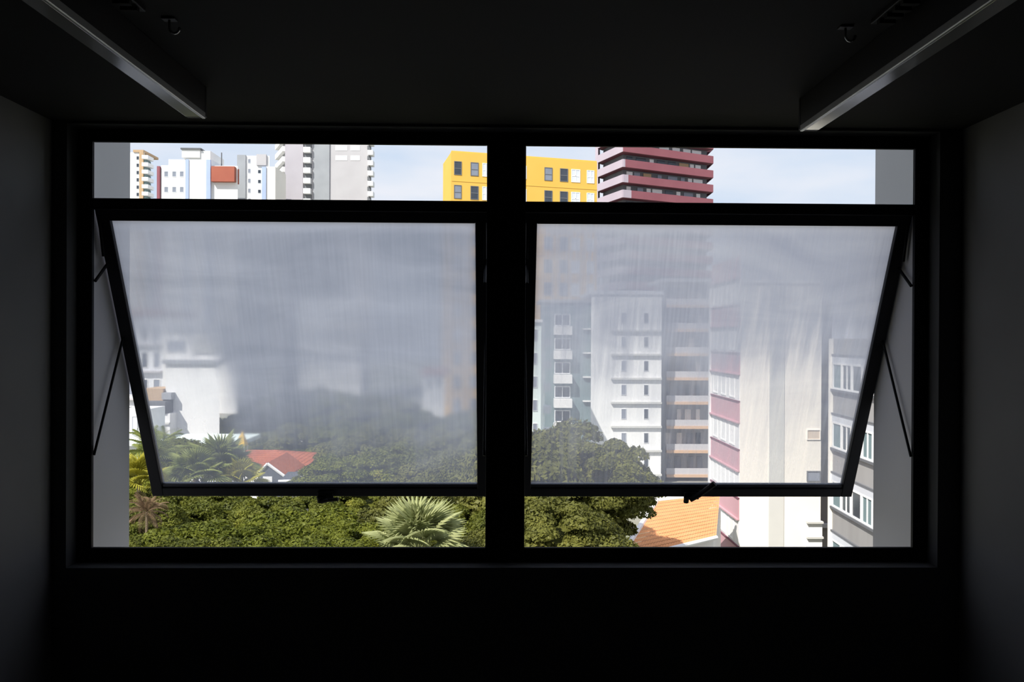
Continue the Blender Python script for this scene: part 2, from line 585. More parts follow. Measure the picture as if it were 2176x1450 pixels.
class Building:
    def __init__(s, name, label, cat, px0, D0, px1, D1, group=None):
        a, b = at(px0, 719, D0), at(px1, 719, D1)
        s.F = Facade((a.x, a.y), (b.x, b.y))
        s.o = Vector(((a.x + b.x) / 2, (a.y + b.y) / 2, GZ))
        s.root = empty(name, s.o)
        tag(s.root, label, cat, group)
        s.org = {}

    def plan(s, name, pts, z0, z1, m, parent=None):
        pts = [(p[0] - s.o.x, p[1] - s.o.y) for p in pts]
        a = sum(pts[i][0] * pts[(i + 1) % len(pts)][1] - pts[(i + 1) % len(pts)][0] * pts[i][1] for i in range(len(pts)))
        if a < 0:
            pts = pts[::-1]
        return MB().prism(pts, z0 - GZ, z1 - GZ).build(name, m, parent or s.root)

    def block(s, name, u0, u1, z0, z1, o0, o1, m, F=None, parent=None):
        """A box on facade F: U along it, Z up, O outwards from the facade plane."""
        F = F or s.F
        w, h = u1 - u0, z1 - z0
        key = ('b', round(w, 2), round(h, 2), round(o0, 2), round(o1, 2), m.name)
        if key not in MESHES:
            MESHES[key] = MB().box(0, w, -o1, -o0, 0, h).mesh(name, m)
        return s.put(name, MESHES[key], u0, z0, F, parent)

    def put(s, name, me, u0, z0, F, parent=None):
        if parent is None:
            q = F.A + F.t * u0
            ob = link(name, me, s.root, (q.x - s.o.x, q.y - s.o.y, z0 - GZ), (0, 0, F.rz))
        else:
            pu, pz = s.org[parent.name]
            ob = link(name, me, parent, (u0 - pu, 0, z0 - pz))
        s.org[ob.name] = (u0, z0)
        return ob

    def pxb(s, name, x0, y0, x1, y1, o0, o1, m, F=None, parent=None):
        F = F or s.F
        xm = (x0 + x1) / 2
        u0, u1 = F.uv(x0, y0)[0], F.uv(x1, y0)[0]
        z0, z1 = F.uv(xm, y1)[1], F.uv(xm, y0)[1]
        return s.block(name, u0, u1, z0, z1, o0, o1, m, F, parent)

    def win(s, u0, u1, z0, z1, mf, mp_, F=None, bars=1, t=None, rail=False):
        F = F or s.F
        w, h = u1 - u0, z1 - z0
        t = t or min(w, h) * 0.08
        key = ('w', round(w, 2), round(h, 2), bars, rail, mf.name)
        if key not in MESHES:
            b = MB()
            b.box(0, w, -0.07, 0.02, 0, t).box(0, w, -0.07, 0.02, h - t, h)
            b.box(0, t, -0.07, 0.02, t, h - t).box(w - t, w, -0.07, 0.02, t, h - t)
            for k in range(1, bars + 1):
                if bars:
                    x = w * k / (bars + 1)
                    b.box(x - t / 2, x + t / 2, -0.06, 0.02, t, h - t)
            if rail:
                b.box(t, w - t, -0.06, 0.02, h * 0.45, h * 0.45 + t)
            MESHES[key] = b.mesh('window', mf)
        f = s.put('window', MESHES[key], u0, z0, F)
        s.block('pane', u0 + t * 0.5, u1 - t * 0.5, z0 + t * 0.5, z1 - t * 0.5, -0.01, 0.025, mp_, F, f)
        return f

    def pxw(s, x0, y0, x1, y1, mf, mp_, F=None, **k):
        F = F or s.F
        xm = (x0 + x1) / 2
        return s.win(F.uv(x0, y0)[0], F.uv(x1, y0)[0], F.uv(xm, y1)[1], F.uv(xm, y0)[1], mf, mp_, F, **k)


def pm(name, c, c2=None, **k):
    M[name] = mat(name, c, c2, **{**dict(rough=0.8, scale=0.25, spec=0.2), **k})
    return M[name]


pm('white', (0.86, 0.85, 0.83), (0.80, 0.79, 0.78))
pm('white2', (0.74, 0.75, 0.77), (0.68, 0.69, 0.72))
pm('cream', (0.90, 0.85, 0.77), (0.86, 0.81, 0.73))
pm('creamgrey', (0.66, 0.65, 0.61))
pm('mint', (0.78, 0.87, 0.82), (0.72, 0.81, 0.77))
pm('lilacgrey', (0.46, 0.43, 0.46), (0.43, 0.40, 0.43))
pm('grey', (0.36, 0.37, 0.39), (0.32, 0.33, 0.35))
pm('darkgrey', (0.17, 0.175, 0.185), (0.14, 0.145, 0.155))
pm('palegrey', (0.50, 0.48, 0.49), (0.47, 0.45, 0.46))
pm('brick', (0.40, 0.13, 0.085), (0.36, 0.11, 0.075))
pm('maroon', (0.30, 0.11, 0.13), (0.27, 0.095, 0.115))
pm('plum', (0.22, 0.09, 0.12))
pm('lilac', (0.50, 0.43, 0.49), (0.47, 0.40, 0.46))
pm('pink', (0.60, 0.37, 0.40), (0.55, 0.33, 0.36))
pm('yellow', (0.80, 0.47, 0.10), (0.77, 0.45, 0.09))
pm('yellowpaint', (0.80, 0.50, 0.04))
pm('tan', (0.52, 0.36, 0.22))
pm('paletan', (0.66, 0.55, 0.44))
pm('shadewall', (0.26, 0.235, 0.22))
pm('blue', (0.42, 0.50, 0.70))
pm('teal', (0.20, 0.27, 0.28), (0.16, 0.22, 0.23))
pm('concrete', (0.36, 0.35, 0.34), (0.31, 0.30, 0.29), scale=0.6, stretch=(1, 1, 0.2))
pm('orangelip', (0.60, 0.40, 0.26))
pm('tile', (0.76, 0.34, 0.15), (0.71, 0.31, 0.13), scale=1.2)
pm('redtile', (0.46, 0.14, 0.07), (0.40, 0.115, 0.06), scale=1.0)
pm('slate', (0.10, 0.11, 0.13))
M['pane'] = mat('dark_window_pane', (0.035, 0.045, 0.06), (0.06, 0.07, 0.09), 0.15, 0.5, 0.5)
M['panegrey'] = mat('curtained_pane', (0.26, 0.28, 0.33), (0.20, 0.22, 0.27), 0.3, 0.4, 0.5)
M['panepale'] = mat('shuttered_pane', (0.70, 0.72, 0.76), None, 0.5, 0.4, 0.3)
M['curtain'] = mat('pale_curtain', (0.60, 0.60, 0.68), None, 0.8, 0.6, 0.1)

rng = random.Random(7)


def xy(px, D):
    q = at(px, 719, D)
    return (q.x, q.y)


def zpx(py, D, px=1088):
    return at(px, py, D).z


# --- grey lilac tower with white balcony stacks (upper left strip)
D = 210
b = Building('apartment_tower', 'tall lilac-grey tower with stacked white balconies, left of the yellow building', 'building', 607, D, 784, D)
F = b.F
ztop = zpx(268, D, 690)
A, B_ = F.A, F.A + F.t * F.w
back = xy(590, D + 11)
b.plan('wall', [(A.x, A.y), (B_.x, B_.y), xy(784, D + 20), (back[0] + 3, back[1] + 12), back], GZ, ztop, M['palegrey'])
b.pxb('wall_panel', 607, 268, 645, 720, 0.0, 0.5, M['lilacgrey'])
b.pxb('stair_core', 667, 268, 701, 720, 0.0, 0.35, M['grey'])
b.pxb('roof_slab', 604, 262, 790, 268, -6, 0.8, M['grey'])
FL = Facade(back, (A.x, A.y))
for k in range(20):
    y = 315 + 21.8 * k - 43.6
    # left side balconies, right of stair, right edge
    b.block('balcony', 0.4, FL.w - 0.2, zpx(y + 11, D), zpx(y, D), -0.1, 1.0, M['white'], FL)
    b.block('window', 0.5, FL.w - 0.4, zpx(y + 20, D), zpx(y + 12, D), -0.2, 0.06, M['pane'], FL)
    b.pxb('balcony', 647, y, 662, y + 11, 0.0, 1.4, M['white'])
    b.pxb('window', 646, y + 11.5, 663, y + 20.5, 0.0, 0.08, M['darkgrey'])
    b.pxb('balcony', 783, y + 6, 794, y + 16, -1.5, 1.2, M['white'])
    b.pxb('window', 781, y + 17, 787, y + 25, -1.5, 0.3, M['darkgrey'])
for k in range(9):
    y = 289 + 21 * k * (1 if k < 3 else 1)
    if k in (0, 1, 2):
        b.pxw(713, y, 738, y + 10, M['white'], M['panepale'])
        b.pxw(745, y, 765, y + 10, M['white'], M['panepale'])

# --- white and tan tower at the far left of the strip
D = 190
b = Building('apartment_tower', 'narrow white tower with a tan stripe, first from the left fin', 'building', 262, D, 318, D)
F = b.F
ztop = zpx(324, D, 290)
b.plan('wall', [xy(262, D), xy(306, D), xy(306, D + 16), xy(262, D + 16)], GZ, ztop, M['white'])
b.pxb('stripe', 297.5, 322, 306, 740, 0, 0.4, M['tan'])
b.pxb('roof_slab', 284, 319, 306, 324, -8, 0.3, M['tan'])
for k in range(22):
    y = 332 + 15.5 * k
    b.pxb('balcony', 306, y, 319, y + 7.5, -2.0, 1.2, M['white'])
    b.pxb('window', 306, y + 8, 312, y + 14, -2.2, 0.1, M['teal'])
    b.pxw(290, y, 296, y + 8, M['white2'], M['pane'], bars=0)

# --- white cluster with rooftop tank
D = 175
b = Building('apartment_block', 'white stepped block with rooftop tank and brick-red panel', 'building', 335, D, 504, D)
b.plan('wall', [xy(341, D), xy(504, D), xy(504, D + 11), xy(341, D + 11)], GZ, zpx(352, D, 400), M['white'])
b.pxb('side_strip', 335, 354, 341, 740, -10, 0.4, M['maroon'])
b.pxb('upper_floor', 356, 338, 449, 353, -9, -0.5, M['white2'])
b.pxb('stair_tower', 397, 322, 449, 740, -8, 0.6, M['white'])
b.pxb('blue_strip', 397, 341, 404, 740, 0.3, 0.8, M['blue'])
b.pxb('blue_strip', 441, 341, 450, 740, 0.3, 0.8, M['blue'])
b.pxb('rooftop_tank', 390, 318, 428, 337, -7, 0.9, M['white'])
b.pxb('roof_rim', 388, 317, 431, 320, -7.4, 1.2, M['darkgrey'])
b.pxb('red_panel', 453, 356, 502, 388, -2, 1.2, M['brick'])
b.pxb('mast', 460.5, 318, 462, 356, -3, -2.7, M['darkgrey'])
for k in range(9):
    y = 364 + 33 * k
    for x in (349, 366, 382):
        b.pxw(x, y, x + 9, y + 12, M['white2'], M['panegrey'], bars=0)
    b.pxw(416, y + 4, 428, y + 12, M['white2'], M['panepale'], bars=0)
    if k > 1:
        b.pxw(462, y, 478, y + 14, M['white2'], M['panegrey'], bars=1)

# --- grey-white tower between cluster and lilac tower
D = 190
b = Building('apartment_tower', 'slim white tower with grey side and blue strip beside the lilac tower', 'building', 505, D, 584, D)
b.plan('wall', [xy(505, D), xy(571, D), xy(571, D + 14), xy(505, D + 14)], GZ, zpx(331, D, 530), M['white'])
b.pxb('side_wall', 505, 330, 523, 740, 0.0, 0.4, M['grey'])
b.pxb('wall_panel', 546, 329, 567, 352, 0.0, 0.5, M['palegrey'])
b.pxb('blue_strip', 558, 356, 567, 740, 0.0, 0.6, M['blue'])
b.pxb('wing', 567, 355, 586, 740, -9, 0.3, M['cream'])
for k in range(12):
    y = 338 + 21 * k
    b.pxw(527, y, 533, y + 9, M['white2'], M['panegrey'], bars=0)
    b.pxw(548, y + 2, 555, y + 10, M['white2'], M['pane'], bars=0)

# --- yellow building
b = Building('office_building', 'bright yellow building with rows of small paired windows', 'building', 957, 116, 1267, 122)
F = b.F
A, B_ = F.A, F.A + F.t * F.w
lb = xy(940, 124)
ztop = F.uv(957, 323)[1]
b.plan('wall', [(A.x, A.y), (B_.x, B_.y), xy(1267, 134), (lb[0] + 4, lb[1] + 14), lb], GZ, ztop, M['yellow'])
b.plan('parapet', [(A.x + .02, A.y + .5), (B_.x, B_.y + .5), xy(1266, 133), (lb[0] + 4.4, lb[1] + 13), (lb[0] + .5, lb[1] + .3)], ztop, ztop + 0.35, M['yellow'])
zr = [F.uv(973, 343)[1], F.uv(973, 372)[1]]
pitch = F.uv(973, 343)[1] - F.uv(973, 393.5)[1]
cols = []
for x0, x1 in ((965, 981), (1000, 1017), (1045, 1061), (1080, 1097), (1157, 1174), (1190, 1207)):
    cols.append((F.uv(x0, 343)[0], F.uv(x1, 343)[0], 0))
for x0, x1 in ((1025, 1041), (1103, 1119), (1214, 1233), (1247, 1263)):
    cols.append((F.uv(x0, 343)[0], F.uv(x1, 343)[0], 1))
for k in range(11):
    for c, (u0, u1, kind) in enumerate(cols):
        z1, z0 = zr[0] - pitch * k, zr[1] - pitch * k
        if kind:
            w_ = b.win(u0, u1, z0 + 0.0, z1, M['white'], M['panepale'], bars=1, rail=True)
        else:
            w_ = b.win(u0, u1, z0, z1, M['darkgrey'] if rng.random() < .6 else M['palegrey'], M['panegrey'] if (k + c) % 3 == 1 else M['pane'], bars=0, rail=True)
for k in range(12):
    b.block('floor_band', 0.1, F.w, zr[1] - pitch * k - 1.0, zr[1] - pitch * k - 0.9, 0, 0.05, M['yellow'])

# --- maroon tower with band balconies
b = Building('apartment_tower', 'maroon tower wrapped in horizontal balcony bands, right of the yellow building', 'building', 1322, 150, 1513, 159.5)
FR = b.F
FL = Facade(xy(1268, 160), xy(1322, 150))
A, B_ = FR.A, FR.A + FR.t * FR.w
L0 = Vector(xy(1268, 160))


def inset(P, a, c):
    return (P.x + a, P.y + c)


ztop = zpx(270, 150, 1322)
c0 = Vector(xy(1322, 152.2))
c1 = Vector(xy(1500, 160.8))
c2 = Vector(xy(1280, 160.4))
b.plan('wall', [c0, c1, (c1.x + 2, c1.y + 16), (c2.x + 4, c2.y + 16), c2], GZ, ztop, M['darkgrey'])
b.plan('corner_column', [xy(1263, 160.5), xy(1269, 159.6), xy(1273, 162), xy(1266, 164)], GZ, ztop, M['lilac'])
FRi = Facade(c0, c1)
FLi = Facade(c2, c0)
z_ref1, z_ref0 = FR.uv(1322, 338)[1], FR.uv(1322, 354.5)[1]
pitch = z_ref1 - FR.uv(1322, 370.5)[1]
for k in range(-2, 13):
    z1, z0 = z_ref1 - pitch * k, z_ref0 - pitch * k
    sh = max(0.0, min(4.2, 0.75 * (k + 0.6))) if k < 3 else 0.7
    b.plan('floor_slab', [(A.x, A.y), (B_.x, B_.y), (c1.x, c1.y + 1), (c0.x, c0.y + 1), (c2.x, c2.y + 1), (L0.x, L0.y)], z0 - 0.05, z0 + 0.18, M['plum'])
    b.block('balcony_band', sh, FR.w, z0, z1, -0.12, 0.14, M['maroon'], FR)
    if sh > 0:
        b.block('balcony_band', 0.0, sh, z0, z1, -0.12, 0.14, M['lilac'], FR)
    b.block('balcony_band', 0.0, FL.w, z0, z1, -0.12, 0.14, M['lilac'], FL)
    b.plan('balcony_return', [(B_.x, B_.y), (B_.x + 0.1, B_.y + 0.1), (c1.x + 1.4, c1.y + 8), (c1.x + 1.2, c1.y + 8)], z0, z1, M['plum'])
    u = 0.8
    while u < FRi.w - 2.2:
        w = rng.choice((1.0, 1.4, 1.9, 2.4))
        r_ = rng.random()
        m_ = M['white'] if r_ < .36 else M['panegrey'] if r_ < .6 else M['pane'] if r_ < .93 else M['tan']
        b.block('window', u, u + w, z0 - 1.55, z0 - 0.35, 0.0, 0.15 if m_ is not M['pane'] else 0.08, m_, FRi)
        u += w + rng.choice((0.4, 0.9, 1.6))

# --- mint block at the left edge of the right window
D = 78
b = Building('apartment_block', 'pale mint block at the inner edge of the right window', 'building', 1096, D, 1158, D)
b.plan('wall', [xy(1096, D), xy(1150, D), xy(1158, D + 5), xy(1158, D + 12), xy(1096, D + 12)], GZ, zpx(684, D, 1150), M['mint'])
b.pxb('roof_slab', 1096, 679, 1153, 685, -11, 0.3, M['white'])
for k in range(5):
    y = 700 + 50 * k
    b.pxw(1132, y, 1142, y + 24, M['white'], M['panegrey'], bars=0)
    b.pxb('balcony', 1152, y + 20, 1176, y + 36, -5.0, -3.2, M['white2'])

# --- teal glazed block with white balcony slabs
D = 103
b = Building('apartment_block', 'dark teal block with stacked white balcony slabs beside the white block', 'building', 1148, D, 1258, D)
b.plan('wall', [xy(1148, D), xy(1258, D), (xy(1258, D)[0], D + 9), xy(1148, D + 9)], GZ, zpx(642, D, 1210), M['teal'])
b.pxb('roof_slab', 1146, 637, 1260, 643, -8, 0.3, M['grey'])
for k in range(6):
    y = 690 + 51 * k
    b.pxb('balcony', 1176, y + 4, 1214, y + 22, 0, 1.5, M['white'])
    b.pxw(1178, y - 22, 1212, y + 3, M['white2'], M['pane'], bars=1)
    b.pxb('ledge', 1238, y + 8, 1257, y + 11, 0, 0.5, M['white'])

# --- white residential block, and its neighbour with orange balcony lips
D = 90
b = Building('apartment_block', 'white block with thin ledges and slit windows behind the right pane', 'building', 1256, D, 1406, D)
b.plan('wall', [xy(1256, D), xy(1406, D), (xy(1406, D)[0], D + 12), xy(1256, D + 12)], GZ, zpx(624, D, 1330), M['white'])
b.pxb('parapet', 1254, 618, 1408, 626, -11, 0.25, M['white2'])
for k in range(7):
    y = 655 + 51 * k
    b.pxb('ledge', 1298, y + 46, 1405, y + 50, 0, 0.4, M['creamgrey'])
    b.pxw(1320, y + 10, 1331, y + 32, M['white2'], M['panegrey'], bars=0)
    b.pxw(1368, y + 10, 1378, y + 32, M['white2'], M['pane'], bars=0)

D = 93
b = Building('apartment_block', 'grey block with deep balconies edged in orange, left of the cream block', 'building', 1407, D, 1512, D)
b.plan('wall', [xy(1407, D + 2.4), xy(1512, D + 2.4), xy(1512, D + 12), xy(1407, D + 12)], GZ, zpx(598, D, 1450), M['grey'])
b.pxb('end_wall', 1406, 596, 1416, 1100, -2.6, 0.0, M['darkgrey'])
b.pxb('roof_slab', 1405, 592, 1512, 600, -9, 0.4, M['grey'])
for k in range(9):
    y = 650 + 51.5 * k
    b.pxb('balcony_slab', 1416, y - 2, 1512, y + 4, -2.4, 0.2, M['orangelip'])
    b.pxb('railing', 1416, y - 15, 1512, y - 2, -0.05, 0.02, M['palegrey'])
    for j in range(4):
        x = 1424 + 22 * j + rng.uniform(-4, 4)
        b.pxb('balcony_door', x, y - 34, x + rng.uniform(8, 14), y - 4, -2.4, -2.25, rng.choice((M['white'], M['pane'], M['panegrey'])))

# --- block with a cream blank front and a pink banded side
D = 46.3
b = Building('apartment_block', 'cream block with blank front, grey stripe coloured as recess shade and pink banded left side', 'building', 1574, D, 1746, D)
P = Facade(xy(1513, 52.5), xy(1573.5, D))
zt = zpx(600, D, 1650)
b.plan('wall', [xy(1513, 52.5), xy(1573.5, D), xy(1746, D), xy(1746, D + 6.2)], GZ, zt, M['cream'])
b.pxb('stripe', 1636, 600, 1668, 1500, 0.0, 0.05, M['creamgrey'])  # flat grey strip; the shade of a column recess is in its colour
b.pxb('coping', 1574, 595, 1748, 602, -0.3, 0.15, M['white'])
for y in (913, 1001):
    b.pxw(1714, y, 1743, y + 22, M['darkgrey'] if y > 950 else M['cream'], M['panegrey'] if y > 950 else M['paletan'], bars=0)
for y in (1107, 1139):
    b.pxb('ledge', 1712, y, 1746, y + 4, 0.0, 0.3, M['creamgrey'])
b.pxb('lower_panel', 1712, 1111, 1746, 1300, 0.0, 0.1, M['white'])
FW = Facade(xy(1740, D + 2), xy(1769, D + 2))
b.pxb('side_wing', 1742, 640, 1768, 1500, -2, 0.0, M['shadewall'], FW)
b.pxb('wing_ledge', 1742, 1112, 1767, 1120, 0.0, 0.3, M['palegrey'], FW)
b.block('corner_pilaster', -0.26, 0.05, GZ, zt, -0.3, 0.16, M['white'], P)
z1 = P.uv(1513, 969)[1]
for k in range(-4, 4):
    zc = z1 - 3.0 * k
    b.block('pink_band', 0.05, P.w - 0.02, zc, zc + 1.3, 0.0, 0.06, M['pink'], P)
    b.block('window_strip', 0.12, P.w - 0.05, zc - 1.70, zc, 0.0, 0.03, M['white'], P)
    n = 3
    for j in range(n):
        u0 = 0.5 + j * (P.w - 0.7) / n
        b.win(u0, u0 + (P.w - 0.7) / n - 0.75, zc - 1.55, zc - 0.14, M['white'], M['curtain'] if j % 2 == 0 else M['panegrey'], P, bars=0)
    b.block('shade_ledge', 0.1, P.w, zc - 0.06, zc + 0.03, 0.0, 0.20, M['pink'], P)
    b.block('sill', 0.1, P.w, zc - 1.74, zc - 1.66, 0.0, 0.12, M['plum'], P)

# --- grey concrete block at the right fin
b = Building('apartment_block', 'grey concrete block with white window frames against the right fin', 'building', 1770, 38.4, 1990, 28.4)
F = b.F
A, B_ = F.A, F.A + F.t * F.w
zt = F.uv(1770, 720)[1]
b.plan('wall', [(A.x, A.y), (B_.x, B_.y), (B_.x + 9, B_.y + 4), (A.x + 9, A.y + 6)], GZ, zt, M['concrete'])
b.block('corner_pipe', -0.14, 0.06, GZ, zt, 0.0, 0.16, M['cream'])
zs = F.uv(1853, 1124)[1]
for k in range(-2, 4):
    z0 = zs - 3.0 * k
    b.block('sill', 0.05, F.w, z0 - 0.07, z0 + 0.04, 0.0, 0.14, M['darkgrey'])
    b.block('lintel', 0.05, F.w, z0 + 1.36, z0 + 1.74, 0.0, 0.06, M['panepale'])
    b.block('shade_line', 0.05, F.w, z0 + 1.74, z0 + 1.82, 0.0, 0.10, M['darkgrey'])
    u = 0.15
    j = 0
    while u < F.w - 1.2:
        b.win(u, u + 1.12, z0 + 0.04, z0 + 1.38, M['white'], M['pane'] if j % 3 else M['teal'], bars=1 if j % 2 else 0, t=0.09)
        u += 1.17
        j += 1

# --- left: white blank-walled building with set-back top floor
D = 76
b = Building('apartment_block', 'white blank-walled building with a set-back top floor behind the left pane', 'building', 352, D, 467, D)
b.plan('wall', [xy(352, D), xy(467, D), xy(467, D + 10), xy(352, D + 10)], GZ, zpx(772, D, 400), M['white'])
b.pxb('roof_slab', 347, 765, 469, 774, -10, 0.3, M['grey'])
b.pxb('top_floor', 345, 697, 463, 766, -8.5, -1.0, M['white'])
b.pxb('roof_edge', 342, 690, 466, 698, -9, -0.6, M['white2'])
b.pxw(354, 722, 394, 747, M['white2'], M['panegrey'], bars=2, F=Facade(xy(352, D + 0.95), xy(467, D + 0.95)))
for k in range(4):
    b.pxb('louvre', 401, 712 + 11 * k, 458, 716 + 11 * k, -1.05, -0.75, M['creamgrey'])
b.pxb('lower_wing', 300, 876, 376, 960, 0.0, 1.6, M['white'])
b.pxb('wing_ledge', 300, 894, 376, 898, 1.5, 1.8, M['creamgrey'])
b.pxb('awning', 316, 851, 368, 875, 0.0, 1.8, M['darkgrey'])
b.pxb('wing_wall', 306, 826, 350, 852, -3, 0.4, M['tan'])
b.pxb('water_box', 352, 834, 372, 848, 0.0, 0.9, M['grey'])

b = Building('apartment_block', 'pale low block at the left fin beside the blank white wall', 'building', 255, 82, 346, 82)
b.plan('wall', [xy(255, 82), xy(346, 82), xy(346, 92), xy(255, 92)], GZ, zpx(668, 82, 300), M['white2'])
b.pxb('roof_slab', 253, 660, 349, 669, -9, 0.4, M['brick'])
for k in range(4):
    y = 690 + 58 * k
    for x in (268, 300, 326):
        b.pxw(x, y, x + 15, y + 34, M['white'], M['pane'] if x == 300 else M['panegrey'], bars=0)
    b.pxb('balcony', 258, y + 40, 345, y + 44, 0, 0.5, M['palegrey'])

# --- low mint-roofed hall in front of it, with yellow gable
D = 64
b = Building('low_hall', 'long low hall with a mint roof edge behind the palms', 'building', 245, D, 516, D)
b.plan('wall', [xy(247, D + .3), xy(500, D + .3), xy(500, D + 5), xy(247, D + 5)], GZ, zpx(946, D, 380), M['white2'])
b.pxb('roof', 245, 938, 514, 947, -5, 0.4, M['mint'])
b.pxb('upper_wall', 250, 872, 306, 938, -4, -0.5, M['white'])
b.pxw(281, 885, 292, 925, M['white2'], M['panepale'], bars=0, F=Facade(xy(247, D + .45), xy(500, D + .45)))
t = empty('yellow_tent', at(509, 946, 62.5))
t.location.z = zpx(946, 62.5, 509)
tag(t, 'small yellow pointed canopy beside the mint roof', 'canopy')
w_ = 21 / 1600 * 62.5
h_ = zpx(917, 62.5, 509) - zpx(946, 62.5, 509)
tm = MB()
tm.poly([(-w_ / 2, 0, 0), (w_ / 2, 0, 0), (w_ * 0.12, 0.45, h_)])
tm.poly([(w_ / 2, 0, 0), (w_ / 2, 0.9, 0), (w_ * 0.12, 0.45, h_)])
tm.poly([(w_ / 2, 0.9, 0), (-w_ / 2, 0.9, 0), (w_ * 0.12, 0.45, h_)])
tm.poly([(-w_ / 2, 0.9, 0), (-w_ / 2, 0, 0), (w_ * 0.12, 0.45, h_)])
tm.build('canopy', M['yellowpaint'], t)
MB().box(-w_ / 2, w_ / 2, 0, 0.9, -0.1, 0).build('canopy_rim', M['yellowpaint'], t)
for sx in (-1, 1):
    for sy in (0.05, 0.85):
        MB().tube([(sx * w_ * 0.45, sy, -0.05), (sx * w_ * 0.45, sy, GZ - t.location.z)], 0.04, 6).build('post', M['white'], t)

# --- far low blocks seen through the haze
D = 125
b = Building('apartment_block', 'low pale block above the trees in the middle of the left pane', 'building', 636, D, 768, D)
b.plan('wall', [xy(636, D), xy(768, D), xy(768, D + 12), xy(636, D + 12)], GZ, zpx(640, D, 700), M['white'])
b.pxb('roof_slab', 633, 634, 771, 641, -11, 0.4, M['white2'])
for k in range(3):
    for x in range(646, 760, 22):
        b.pxw(x, 656 + 46 * k, x + 12, 680 + 46 * k, M['white2'], M['panegrey'], bars=0)
D = 92
b = Building('house', 'small white house below the yellow building', 'house', 896, D, 948, D)
b.plan('wall', [xy(900, D), xy(945, D), xy(945, D + 6), xy(900, D + 6)], GZ, zpx(796, D, 920), M['white'])
b.pxb('roof_slab', 896, 786, 949, 797, -6.4, 0.4, M['redtile'])
for x in (908, 928):
    b.pxw(x, 806, x + 10, 824, M['white2'], M['pane'], bars=0)


# --- house with orange tile roof
def tile_roof(name, P00, P10, P11, P01, m, parent, o, n, wave=0.03, rows=14):
    """Corrugated tiles on the quad: P00-P10 eave, P01-P11 ridge."""
    mb = MB()
    P00, P10, P11, P01 = [Vector(p) - o for p in (P00, P10, P11, P01)]
    nn = (P10 - P00).cross(P01 - P00).normalized()
    if nn.z < 0:
        nn = -nn
    nu = n * 4
    for r_ in range(rows):
        for e in (0, 1):
            v = (r_ + e) / rows
            for k in range(nu + 1):
                u = k / nu
                q = (P00 * (1 - u) + P10 * u) * (1 - v) + (P01 * (1 - u) + P11 * u) * v
                q = q + nn * (wave * (0.5 + 0.5 * math.cos(2 * math.pi * u * n)) + (0.015 if e == 0 else 0.0))
                mb.v.append(tuple(q))
        b0 = 2 * r_ * (nu + 1)
        for k in range(nu):
            mb.f.append([b0 + k, b0 + k + 1, b0 + nu + 1 + k + 1, b0 + nu + 1 + k])
            mb.m.append(0)
    ob = mb.build(name, m, parent, smooth=True)
    return ob


t0 = at(1430, 1160, 37)
hr = empty('house', (t0.x, t0.y, GZ))
tag(hr, 'house with a bright orange tile roof and white gutter', 'house')
o = Vector(hr.location)
e0, e1 = at(1318, 1182, 34), at(1522, 1146, 38)
r1, r0 = at(1530, 1036, 45), at(1398, 1079, 43)
e0.z = e1.z = (e0.z + e1.z) / 2
r0.z = r1.z = (r0.z + r1.z) / 2
tile_roof('roof', e0, e1, r1, r0, M['tile'], hr, o, 34)
gu = (e1 - e0).normalized()
MB().tube([e0 - o + Vector((0, -0.05, -0.06)), e1 - o + Vector((0, -0.05, -0.06))], 0.11, 8).build('gutter', M['white'], hr)
MB().tube([r0 - o + Vector((-0.1, 0, 0.02)), r1 - o + Vector((0, 0, 0.02))], 0.2, 8).build('ridge_cap', M['white'], hr)
MB().tube([r0 - o + Vector((-0.05, 0, 0.03)), e0 - o + Vector((-0.05, 0, 0.03))], 0.14, 8).build('verge', M['white'], hr)
pl = [(e0.x - o.x + .3, e0.y - o.y + .5), (e1.x - o.x, e1.y - o.y + .5), (r1.x - o.x, r1.y - o.y - .2), (r0.x - o.x + .3, r0.y - o.y - .2)]
MB().prism(pl, 0, e0.z - GZ - 0.15).build('wall', M['white'], hr)
bk = MB()
q = [Vector(r0 - o), Vector(r1 - o), Vector(r1 - o) + Vector((0, 5, -3)), Vector(r0 - o) + Vector((0, 5, -3))]
bk.poly(q).build('rear_roof', M['white'], hr)

# --- red-roofed house among the trees
D = 52
t0 = at(580, 1020, D)
hr = empty('house', (t0.x, t0.y, GZ))
tag(hr, 'house with a red tile roof and white gable among the trees', 'house')
o = Vector(hr.location)


def hp(px, py, d):
    return at(px, py, d) - o


# main roof, ridge parallel to the picture, with a hipped right end
rl, rr_ = hp(523, 957, 56), hp(583, 958, 56)
el, er = hp(508, 1002, 52), hp(643, 989, 53)
rl.z = rr_.z = max(rl.z, rr_.z)
tile_roof('roof', el + o, Vector((er.x, el.y, el.z)) + o, rr_ + o, rl + o, M['redtile'], hr, o, 26, 0.04, 10)
tile_roof('roof_hip', Vector((er.x, el.y, el.z)) + o, Vector((er.x, el.y + 8, el.z)) + o, rr_ + Vector((0.01, 0.01, 0)) + o, rr_ + o, M['redtile'], hr, o, 20, 0.04, 10)
MB().poly([rl, rr_, Vector((er.x, el.y + 8, el.z)), Vector((el.x, el.y + 8, el.z))]).build('rear_roof', M['redtile'], hr)
MB().box(el.x + .2, er.x - .2, el.y + .3, el.y + 7.6, 0, el.z).build('wall', M['white'], hr)
